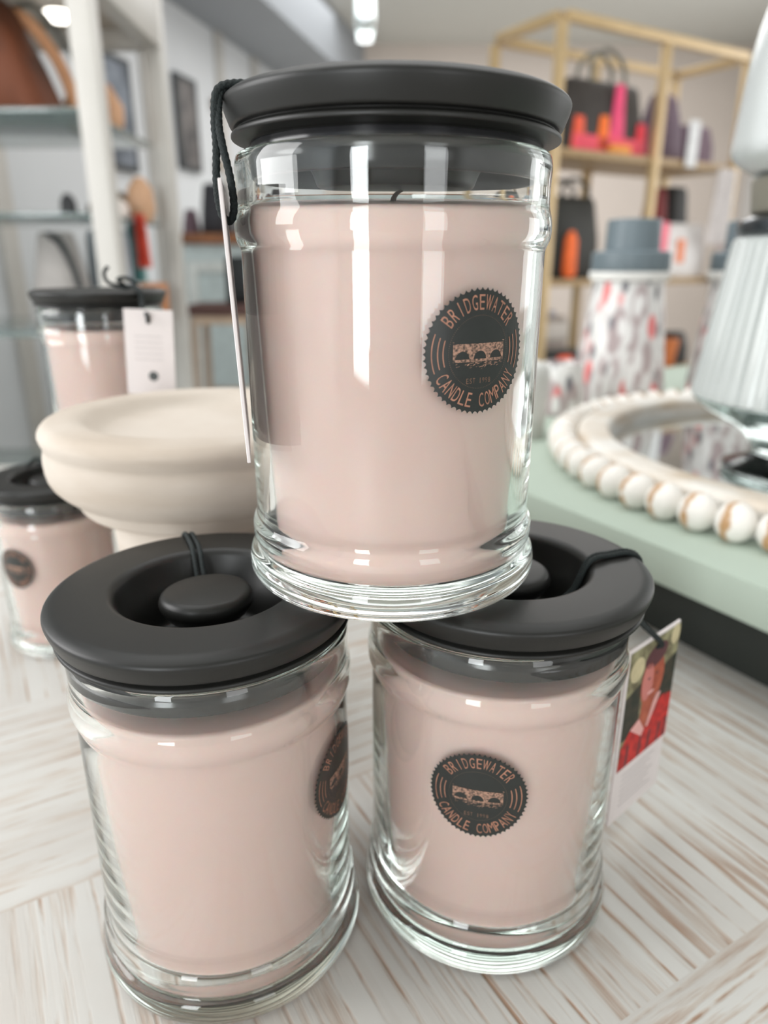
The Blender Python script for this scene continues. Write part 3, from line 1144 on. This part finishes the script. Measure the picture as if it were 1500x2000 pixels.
def bag(name, s0, s1, z0, z1, t0, dep, m, label, cat='bag', taper=1.0, handle=None, hz=0.1, extra=None, rz=0.0, e=5, open_top=False, group=None):
    s, wd = (s0 + s1) / 2, (s1 - s0)
    T = thing(name, ep(s, t0 + dep / 2, z0), label, cat, rz=ER + rz, group=group)
    h = z1 - z0
    hx, hy = wd / 2, dep / 2
    link('body', loft('body', [(0, 0, 0.0, hx * 0.93, hy * 0.9, e), (0, 0, h * 0.04, hx, hy, e), (0, 0, h * 0.5, hx * (1 + taper) / 2 * 1.01, hy * 0.95, e), (0, 0, h * 0.93, hx * taper, hy * 0.62, e), (0, 0, h, hx * taper * 0.96, hy * 0.4, e)]), m, T)
    if handle:
        for sy in (-1, 1):
            pts = [(-hx * 0.45, sy * hy * 0.5, h * 0.96), (-hx * 0.40, sy * hy * 0.4, h + hz * 0.6), (0, sy * hy * 0.35, h + hz), (hx * 0.40, sy * hy * 0.4, h + hz * 0.6), (hx * 0.45, sy * hy * 0.5, h * 0.96)]
            link('handle', tube('handle', pts, 0.008, 8, 8), handle, T)
    return T


def patch(T, name, x0, x1, z0, z1, y, m, tp=0, label=None):
    """a raised panel on the front of a bag"""
    bm = bmesh.new()
    vs = add_box(bm, ((x0 + x1) / 2, y, (z0 + z1) / 2), (x1 - x0, 0.008, z1 - z0), 0.003)
    if tp:
        for v in bm.verts:
            if v.co.z > (z0 + z1) / 2:
                v.co.x = (x0 + x1) / 2 + (v.co.x - (x0 + x1) / 2) * tp
    return link(name, finish(bm, name), m, T, label=label)


K = (52, 46, 42)
T = bag('tote_bag', 0.12, 0.50, SH[0], 0.86, 0.04, 0.14, flat(K), 'dark tote bag with neon pink and orange trim on the top shelf', taper=0.92, handle=flat((120, 118, 108)), hz=0.10)
patch(T, 'trim', -0.185, 0.185, 0.005, 0.055, -0.070, flat((240, 84, 104)), label='neon pink bottom trim')
patch(T, 'strap', -0.01, 0.075, 0.01, 0.225, -0.066, flat((238, 76, 122)), 0.45, label='pink strap')
patch(T, 'strap', -0.070, -0.005, 0.01, 0.120, -0.070, flat((250, 118, 40)), 0.6, label='orange strap')
patch(T, 'corner', -0.192, -0.125, 0.01, 0.110, -0.069, flat((240, 92, 60)), 0.6, label='orange corner')
patch(T, 'corner', 0.125, 0.192, 0.01, 0.110, -0.069, flat((240, 70, 84)), 0.6, label='pink corner')
link('pouch', loft('pouch', [(0, 0, 0, 0.05, 0.015, 3), (0, 0, 0.015, 0.058, 0.02, 3), (0, 0, 0.028, 0.050, 0.014, 3)]), flat((232, 150, 60)), loc=ep(0.34, 0.022, SH[0]), rot=(0, 0, ER), label='flat orange pouch lying in front of the pink trimmed tote', cat='pouch')
bag('handbag', 0.415, 0.500, SH[0], 0.79, 0.19, 0.09, flat((98, 88, 102)), 'small grey purple bag between the tote and middle post', taper=0.9)
T = bag('backpack', 0.575, 0.785, SH[0], 0.865, 0.06, 0.15, flat((104, 84, 98)), 'taller purple bag on the top shelf right of the middle post', taper=0.45, e=3)
T = bag('satchel', 0.790, 0.950, SH[0], 0.770, 0.06, 0.14, flat((110, 88, 102)), 'shorter purple satchel at the right of the top shelf', taper=0.92)
T2 = link('price_tag', boxme('price_tag', (0, 0, 0), (0.062, 0.003, 0.16), 0.001), flat((222, 222, 222)), loc=ep(0.700, -0.012, SH[0] + 0.055), rot=(0, 0, ER), label='tall white paper tag hanging before the purple bags', cat='tag')
# second row
T = bag('backpack', 0.07, 0.36, SH[1], 0.485, 0.05, 0.17, flat((44, 44, 40)), 'black backpack on the middle shelf with orange tassel', taper=0.85, handle=flat((50, 48, 40)), hz=0.06, e=3)
link('tassel', loft('tassel', [(0, 0, 0.0, 0.022, 0.014, 2.4), (0, 0, 0.02, 0.030, 0.018, 2.4), (0, 0, 0.13, 0.027, 0.016, 2.4), (0, 0, 0.16, 0.010, 0.008, 2)]), flat((246, 112, 48)), T, loc=(-0.055, -0.092, 0.005), label='orange tassel')
T = bag('shopping_bag', 0.60, 0.925, SH[1], 0.405, 0.02, 0.11, flat((232, 228, 226)), 'white tote with orange emblem and pink side on the middle shelf', taper=1.02)
patch(T, 'emblem', -0.035, 0.010, 0.055, 0.145, -0.054, flat((244, 150, 110)), label='orange emblem')
patch(T, 'gusset', -0.155, -0.095, 0.0, 0.205, -0.051, flat((250, 120, 140)), label='pink gusset')
T = bag('handbag', 0.715, 0.83, SH[1], 0.545, 0.14, 0.10, flat((132, 34, 34)), 'dark red bag standing behind the white tote', taper=0.8, e=3)
T = bag('handbag', 0.835, 0.955, SH[1], 0.555, 0.14, 0.12, flat((34, 34, 32)), 'black bag standing behind the white tote, right of the red one', taper=0.9)
# pale scarves hanging from the shelf edge
def scarf(s, ztop, zbot, wd, c, label, t0=-0.03):
    bm = bmesh.new()
    n, mz = 18, 10
    rows = []
    for k in range(mz + 1):
        z = ztop + (zbot - ztop) * k / mz
        row = []
        for i in range(n + 1):
            x = (i / n - 0.5) * wd * (0.8 + 0.25 * k / mz)
            row.append((x, 0.010 * math.sin(i * 1.4 + k * 0.1) + 0.002, z - ztop))
        rows.append(row)
    F = [[bm.verts.new((x, y - 0.002, z)) for x, y, z in r] for r in rows]
    B = [[bm.verts.new((x, y + 0.002, z)) for x, y, z in r] for r in rows]
    for k in range(mz):
        for i in range(n):
            bm.faces.new((F[k][i], F[k][i + 1], F[k + 1][i + 1], F[k + 1][i]))
            bm.faces.new((B[k][i], B[k + 1][i], B[k + 1][i + 1], B[k][i + 1]))
    for i in range(n):
        bm.faces.new((F[0][i], B[0][i], B[0][i + 1], F[0][i + 1]))
        bm.faces.new((F[mz][i], F[mz][i + 1], B[mz][i + 1], B[mz][i]))
    for k in range(mz):
        bm.faces.new((F[k][0], F[k + 1][0], B[k + 1][0], B[k][0]))
        bm.faces.new((F[k][n], B[k][n], B[k + 1][n], F[k + 1][n]))
    return finish(bm, 'scarf')


link('scarf', scarf(0, 0, -0.28, 0.12, None, ''), flat((216, 210, 208)), loc=ep(0.905, -0.032, SH[0] - 0.02), rot=(0, 0, ER), label='pale scarf hanging under the top shelf at right', cat='scarf')
link('scarf', scarf(0, 0, -0.33, 0.12, None, ''), flat((190, 176, 172)), loc=ep(0.955, -0.035, SH[1] + 0.13), rot=(0, 0, ER), label='taupe pink scarf hanging past the middle shelf at right', cat='scarf')
# third row
for i, (s0, c_, lab) in enumerate(((0.045, (176, 190, 206), 'blue grey folded cloth stack behind the beige handbag, next to the left post'), (0.165, (206, 208, 220), 'pale lilac folded cloth stack on the third shelf, right of the blue one'))):
    me = loft('cloth', [(0, 0, k * 0.030 + dz, 0.048, 0.06, 4) if dz in (0.004, 0.026) else (0, 0, k * 0.030 + dz, 0.044, 0.056, 4) for k in range(8) for dz in (0.0, 0.004, 0.026, 0.0295)])
    link('folded_cloth', me, flat(c_), loc=ep(s0 + 0.055, 0.245, SH[2]), rot=(0, 0, ER), label=lab, cat='cloth')
T = bag('handbag', 0.06, 0.255, SH[2], 0.06, 0.105, 0.06, flat((160, 147, 138)), 'beige flap handbag on the third shelf, left end', taper=0.93)
patch(T, 'flap', -0.085, 0.085, 0.14, 0.205, -0.032, flat((204, 196, 188)))
T = bag('crate', 0.675, 0.85, SH[2], 0.075, 0.15, 0.15, flat((58, 56, 54)), 'black box on the third shelf below the white tote', 'box', taper=1.0, e=9)
link('scarf_roll', loft('scarf_roll', [(0, 0, 0, 0.07, 0.05, 3), (0, 0, 0.02, 0.08, 0.055, 3), (0, 0, 0.035, 0.06, 0.04, 3)]), flat((206, 88, 160)), loc=ep(0.755, 0.225, 0.0755), rot=(0, 0, ER), label='magenta scarf lying on the black box', cat='scarf')
link('terracotta_pot', lathe('terracotta_pot', [(0.0, 0.0), (0.046, 0.0, 0.003), (0.060, 0.095, 0.002), (0.062, 0.115, 0.003), (0.055, 0.115, 0.002), (0.0, 0.10)], 48), flat((196, 112, 58)), loc=ep(0.790, 0.075, SH[2]), label='orange terracotta pot on the third shelf before the black box', cat='pot') 
bag('handbag', 0.855, 0.955, SH[2], -0.03, 0.06, 0.12, flat((40, 38, 38)), 'small black bag at the right end of the third shelf', taper=0.9)
# lowest row
T = bag('clutch', 0.055, 0.25, SH[2], -0.055, 0.015, 0.07, flat((34, 34, 32)), 'black clutch with orange stripe on the third shelf before the beige handbag', taper=0.9)
patch(T, 'stripe', -0.06, 0.05, 0.02, 0.09, -0.034, flat((244, 84, 30)), 0.6, label='orange stripe')
T = bag('handbag', 0.36, 0.56, SH[3], -0.28, 0.05, 0.16, flat((170, 160, 156)), 'grey bag on the lowest shelf, middle', taper=0.9)

# ------------------------------------------------------------------ white display unit at left with glass shelves
UX0, UX1, UY0, UY1 = -1.62, -0.61, 1.70, 2.20
t = thing('display_unit', (UX1, UY0, FZ), 'white painted post frame unit with glass shelves at left', 'shelf')
for dx in (0, UX0 - UX1):
    for dy in (0, UY1 - UY0):
        link('post', boxme('post', (dx, dy, 0.86), (0.050, 0.050, 1.72), 0.006), M['white_paint'], t)
for dx in (0, UX0 - UX1):
    link('header', boxme('header', (dx, (UY1 - UY0) / 2, 1.655), (0.048, UY1 - UY0 - 0.052, 0.13), 0.005), M['white_paint'], t)
for dy in (0, UY1 - UY0):
    link('header', boxme('header', ((UX0 - UX1) / 2, dy, 1.655), (UX1 - UX0 - 0.052, 0.048, 0.13), 0.005), M['white_paint'], t)
LS = [0.565, 0.362, 0.105, -0.30]
for z in LS:
    link('glass_shelf', boxme('glass_shelf', ((UX0 - UX1) / 2, (UY1 - UY0) / 2, z - FZ - 0.004), (UX1 - UX0 - 0.051, UY1 - UY0 + 0.03, 0.008), 0.001), M['greenglass'], t, label='glass shelf')


def lbag(name, x, y, z, hx, hy, h, m, label, cat='bag', taper=0.8, e=4, rz=0, group=None):
    T = thing(name, (x, y, z), label, cat, rz=rz, group=group)
    link('body', loft('body', [(0, 0, 0.0, hx * 0.95, hy * 0.9, e), (0, 0, h * 0.04, hx, hy, e), (0, 0, h * 0.5, hx * (1 + taper) / 2, hy * 0.95, e), (0, 0, h * 0.93, hx * taper, hy * 0.6, e), (0, 0, h, hx * taper * 0.9, hy * 0.35, e)]), m, T)
    return T


T = lbag('handbag', -0.912, 1.82, LS[0], 0.185, 0.09, 0.225, flat((98, 48, 18), 0.7, c2=(50, 26, 10), scale=7), 'large brown leather handbag on the top glass shelf', taper=0.58, e=5)
link('strap', tube('strap', [(0.07, 0.02, 0.21), (0.12, 0.03, 0.20), (0.17, 0.05, 0.13), (0.195, 0.06, 0.05), (0.20, 0.06, 0.008)], 0.007, 8, 8, squash=2.0), flat((206, 150, 108)), T, label='tan strap')
link('strap', tube('strap', [(0.06, 0.05, 0.22), (0.13, 0.07, 0.235), (0.19, 0.08, 0.15), (0.225, 0.08, 0.06), (0.232, 0.08, 0.01)], 0.006, 8, 8), flat((96, 98, 92)), T, label='grey strap')
link('straw_bag', loft('straw_bag', [(0, 0, 0, 0.05, 0.03, 2.2), (0, 0, 0.03, 0.075, 0.04, 2.2), (0, 0, 0.07, 0.078, 0.04, 2.2), (0, 0, 0.12, 0.050, 0.03, 2.2), (0, 0, 0.145, 0.01, 0.01, 2)]), flat((222, 172, 134), scale=80), loc=(-0.748, 2.08, LS[0]), label='round tan straw bag between the two white posts', cat='bag')
T = lbag('backpack', -0.812, 1.90, LS[2], 0.078, 0.06, 0.225, flat((178, 172, 168)), 'light grey rounded backpack behind the raised small jar', taper=0.55, e=2.6)
link('strap', tube('strap', [(-0.01, -0.02, 0.218), (0.03, -0.05, 0.195), (0.062, -0.058, 0.12), (0.075, -0.055, 0.02)], 0.008, 8, 8), flat((40, 46, 46)), T, label='black strap')
lbag('cloth_bag', -0.725, 2.02, LS[2], 0.055, 0.06, 0.235, flat((182, 190, 198)), 'blue grey cloth bag between the white posts', taper=0.97)
link('box', boxme('box', (0, 0, 0.05), (0.055, 0.08, 0.10), 0.004), flat((190, 122, 70)), loc=(-0.632, 2.06, LS[2]), label='orange brown box on the glass shelf behind the raised small jar', cat='box')
link('scarf', scarf(0, 0, -0.13, 0.032, None, ''), flat((214, 84, 62)), loc=(-0.628, 1.985, LS[1] + 0.014), label='narrow red scarf hanging from the glass shelf', cat='scarf')
link('scarf', scarf(0, 0, -0.16, 0.040, None, ''), flat((98, 150, 148)), loc=(-0.662, 2.030, LS[1] + 0.006), label='narrow teal scarf hanging beside the red one', cat='scarf')
sm = [((-0.742, 2.02), 0.030, 0.050, (96, 72, 58), 'dark brown trinket bowl on the glass shelf beside the front post', 'bowl', 'trinket_bowl'), ((-0.712, 2.10), 0.034, 0.075, (118, 96, 70), 'olive brown pouch on the glass shelf between the posts', 'pouch', 'pouch'),
      ((-0.680, 1.99), 0.026, 0.050, (226, 214, 206), 'cream pouch on the glass shelf between the posts', 'pouch', 'pouch'), ((-0.652, 2.09), 0.036, 0.110, (200, 158, 124), 'tan basket on the glass shelf beside the rear post', 'basket', 'basket'),
      ((-0.795, 1.96), 0.020, 0.060, (58, 58, 60), 'small black figurine just left of the front post', 'ornament', 'ornament')]
for (x, y), r_, h_, c_, lab, ct, nm in sm:
    link(nm, loft(nm, [(0, 0, 0, r_ * 0.7, r_ * 0.7, 2), (0, 0, h_ * 0.3, r_, r_, 2.4), (0, 0, h_ * 0.75, r_ * 0.9, r_ * 0.8, 2.2), (0, 0, h_, r_ * 0.35, r_ * 0.35, 2)]), flat(c_), loc=(x, y, LS[1]), label=lab, cat=ct)


# framed pictures on the left wall
def frame(s, z0, z1, wd, label, c1, c2):
    T = thing('picture_frame', onleft(s, z0, 0.0), label, 'picture', rz=LROT, group='framed pictures on the left wall')
    h = z1 - z0
    link('canvas', boxme('canvas', (0, -0.018, h / 2), (wd, 0.02, h), 0.002), flat(c1, c2=c2, scale=9), T)
    bm = bmesh.new()
    for sx in (-1, 1):
        add_box(bm, (sx * (wd / 2 + 0.012), -0.016, h / 2), (0.024, 0.03, h + 0.048), 0.002)
    for sz in (0, h):
        add_box(bm, (0, -0.016, sz + (0.012 if sz else -0.012)), (wd, 0.03, 0.024), 0.002)
    link('moulding', finish(bm, 'moulding'), flat((60, 64, 66)), T)


frame(0.11, 0.775, 1.20, 0.20, 'dark framed picture on the left wall, nearest the top jar', (112, 108, 106), (64, 64, 66))
frame(-0.62, 0.700, 1.14, 0.22, 'dark framed picture on the left wall seen between the two posts', (124, 132, 142), (66, 74, 84))
for z in (0.82, 1.16):
    link('wall_hook', lathe('wall_hook', [(0, 0), (0.035, 0, 0.004), (0.035, 0.02, 0.006), (0, 0.03)], 24), flat((170, 156, 140)), loc=onleft(0.50, z, 0.012), rot=(PI / 2, 0, LROT), label='%s round taupe knob on the wall beside the dark picture' % ('lower' if z < 1 else 'upper'), cat='knob')

# counter with wooden top, bags on it, and a stool in front
t = thing('sales_counter', (-0.14, 3.50, FZ), 'pale blue panelled counter with brown wooden top', 'counter')
link('body', boxme('body', (0, 0, 0.565), (1.42, 0.56, 1.13), 0.004), flat((196, 208, 208)), t)
link('worktop', boxme('worktop', (0, 0, 1.1505), (1.50, 0.62, 0.040), 0.004), flat((150, 98, 62), c2=(112, 72, 46), scale=6, stretch=(1, 8, 1)), t)
for i in range(4):
    bm = bmesh.new()
    x = -0.53 + i * 0.353
    for sx in (-1, 1):
        add_box(bm, (x + sx * 0.145, -0.286, 0.60), (0.045, 0.012, 0.92), 0.002)
    for z in (0.1625, 1.0375):
        add_box(bm, (x, -0.286, z), (0.245, 0.012, 0.045), 0.002)
    link('panel_frame', finish(bm, 'panel_frame'), flat((212, 216, 213)), t)
lbag('handbag', -0.715, 3.32, 0.3705, 0.065, 0.07, 0.20, flat((40, 40, 46)), 'tall black bag on the wooden counter left of the top jar', taper=0.75)
lbag('handbag', -0.60, 3.36, 0.3705, 0.045, 0.06, 0.12, flat((44, 42, 44)), 'shorter black bag on the counter, nearer the top jar', taper=0.9)
lbag('pouch', -0.83, 3.33, 0.3705, 0.035, 0.05, 0.10, flat((96, 74, 84)), 'plum pouch at the left end of the counter', 'pouch', taper=0.6)
t = thing('stool', (-0.555, 2.62, FZ), 'wooden stool with dark red brown seat in front of the counter', 'stool')
link('seat', boxme('seat', (0, 0, 0.905), (0.24, 0.22, 0.035), 0.01), flat((92, 62, 56)), t)
for sx in (-1, 1):
    for sy in (-1, 1):
        link('leg', tube('leg', [(sx * 0.095, sy * 0.085, 0.888), (sx * 0.125, sy * 0.11, 0.0)], 0.014, 10, 1), flat((178, 158, 140)), t)
bm = bmesh.new()
for z in (0.32, 0.60):
    for sy in (-1, 1):
        add_box(bm, (0, sy * 0.10, z), (0.21, 0.018, 0.022), 0.002)
link('stretcher', finish(bm, 'stretcher'), flat((178, 158, 140)), t)
bm = bmesh.new()
for sy in (-1, 1):
    add_box(bm, (0, sy * 0.088, 0.872), (0.20, 0.018, 0.028), 0.002)
link('rail', finish(bm, 'rail'), flat((206, 180, 156)), t)
lbag('handbag', -0.500, 2.62, FZ + 0.9228, 0.045, 0.05, 0.155, flat((22, 26, 28)), 'black bag standing on the stool seat', taper=1.0, e=7)

# low white table behind the pedestal
t = thing('low_table', (-1.05, 1.28, FZ), 'low white table beyond the far edge of the whitewashed table', 'table')
link('tabletop', boxme('tabletop', (0, 0, 0.60), (1.0, 0.62, 0.04), 0.004), flat((226, 222, 216)), t)
for sx in (-1, 1):
    for sy in (-1, 1):
        link('leg', boxme('leg', (sx * 0.45, sy * 0.27, 0.29), (0.05, 0.05, 0.58), 0.004), flat((226, 222, 216)), t)
link('ornament', lathe('ornament', [(0, 0), (0.018, 0, 0.002), (0.014, 0.03, 0.004), (0.018, 0.07, 0.01), (0.008, 0.09, 0.003), (0, 0.092)], 24), flat((36, 40, 42)), loc=(-0.72, 1.18, FZ + 0.62), label='small black ornament on the low white table', cat='ornament')


# ceiling downlights and hanging glass pendant
link('top_board', boxme('top_board', ((UX0 - UX1) / 2, (UY1 - UY0) / 2, 0.838 - FZ), (UX1 - UX0 - 0.051, UY1 - UY0 - 0.051, 0.012), 0.001), flat((198, 188, 176)), bpy.data.objects['display_unit'], label='beige underside board')
t = thing('puck_light', (-0.784, 2.026, 0.832), 'bright round lamp at the top left corner under the unit header', 'light')
link('housing', lathe('housing', [(0, 0), (0.036, 0, 0.001), (0.036, -0.006, 0.001), (0, -0.006)], 40), flat((226, 224, 220)), t)
link('dome', lathe('dome', [(0, -0.0061), (0.033, -0.0061, 0.001), (0.030, -0.020, 0.010), (0.0, -0.028)], 40, n=6), emis('puck_glow', (255, 250, 240), 7), t)

t = thing('pendant_lamp', (-0.10, 4.4, CZ), 'clear glass pendant lamp hanging from the ceiling above the top lid', 'pendant lamp')
link('canopy', lathe('canopy', [(0, 0), (0.06, 0, 0.004), (0.055, -0.025, 0.006), (0, -0.03)], 32), flat((190, 190, 186)), t)
link('cord', tube('cord', [(0, 0, -0.028), (0, 0, -0.20)], 0.004, 8, 1), flat((90, 90, 88)), t)
link('shade', lathe('shade', [(0.0, -0.20), (0.03, -0.20, 0.01), (0.05, -0.30, 0.03), (0.055, -0.46, 0.02), (0.045, -0.54, 0.01), (0.042, -0.54, 0.001), (0.051, -0.46, 0.02), (0.046, -0.30, 0.03), (0.027, -0.204, 0.01), (0.0, -0.204)], 48), glassmat('pendant_glass', (0.95, 0.97, 0.97), 0.05), t)
link('bulb', lathe('bulb', [(0, -0.36), (0.012, -0.36, 0.003), (0.026, -0.42, 0.016), (0.0, -0.45)], 24, n=6), emis('bulb_glow', (245, 248, 255), 3.0), t)
# black lighting track on the right of the ceiling
tr = link('light_track', boxme('light_track', (0, 0, -0.015), (2.6, 0.035, 0.03), 0.002), flat((120, 122, 122)), loc=(1.75, 3.4, CZ), rot=(0, 0, math.radians(62)), label='thin grey lighting track across the ceiling at upper right', cat='light track')
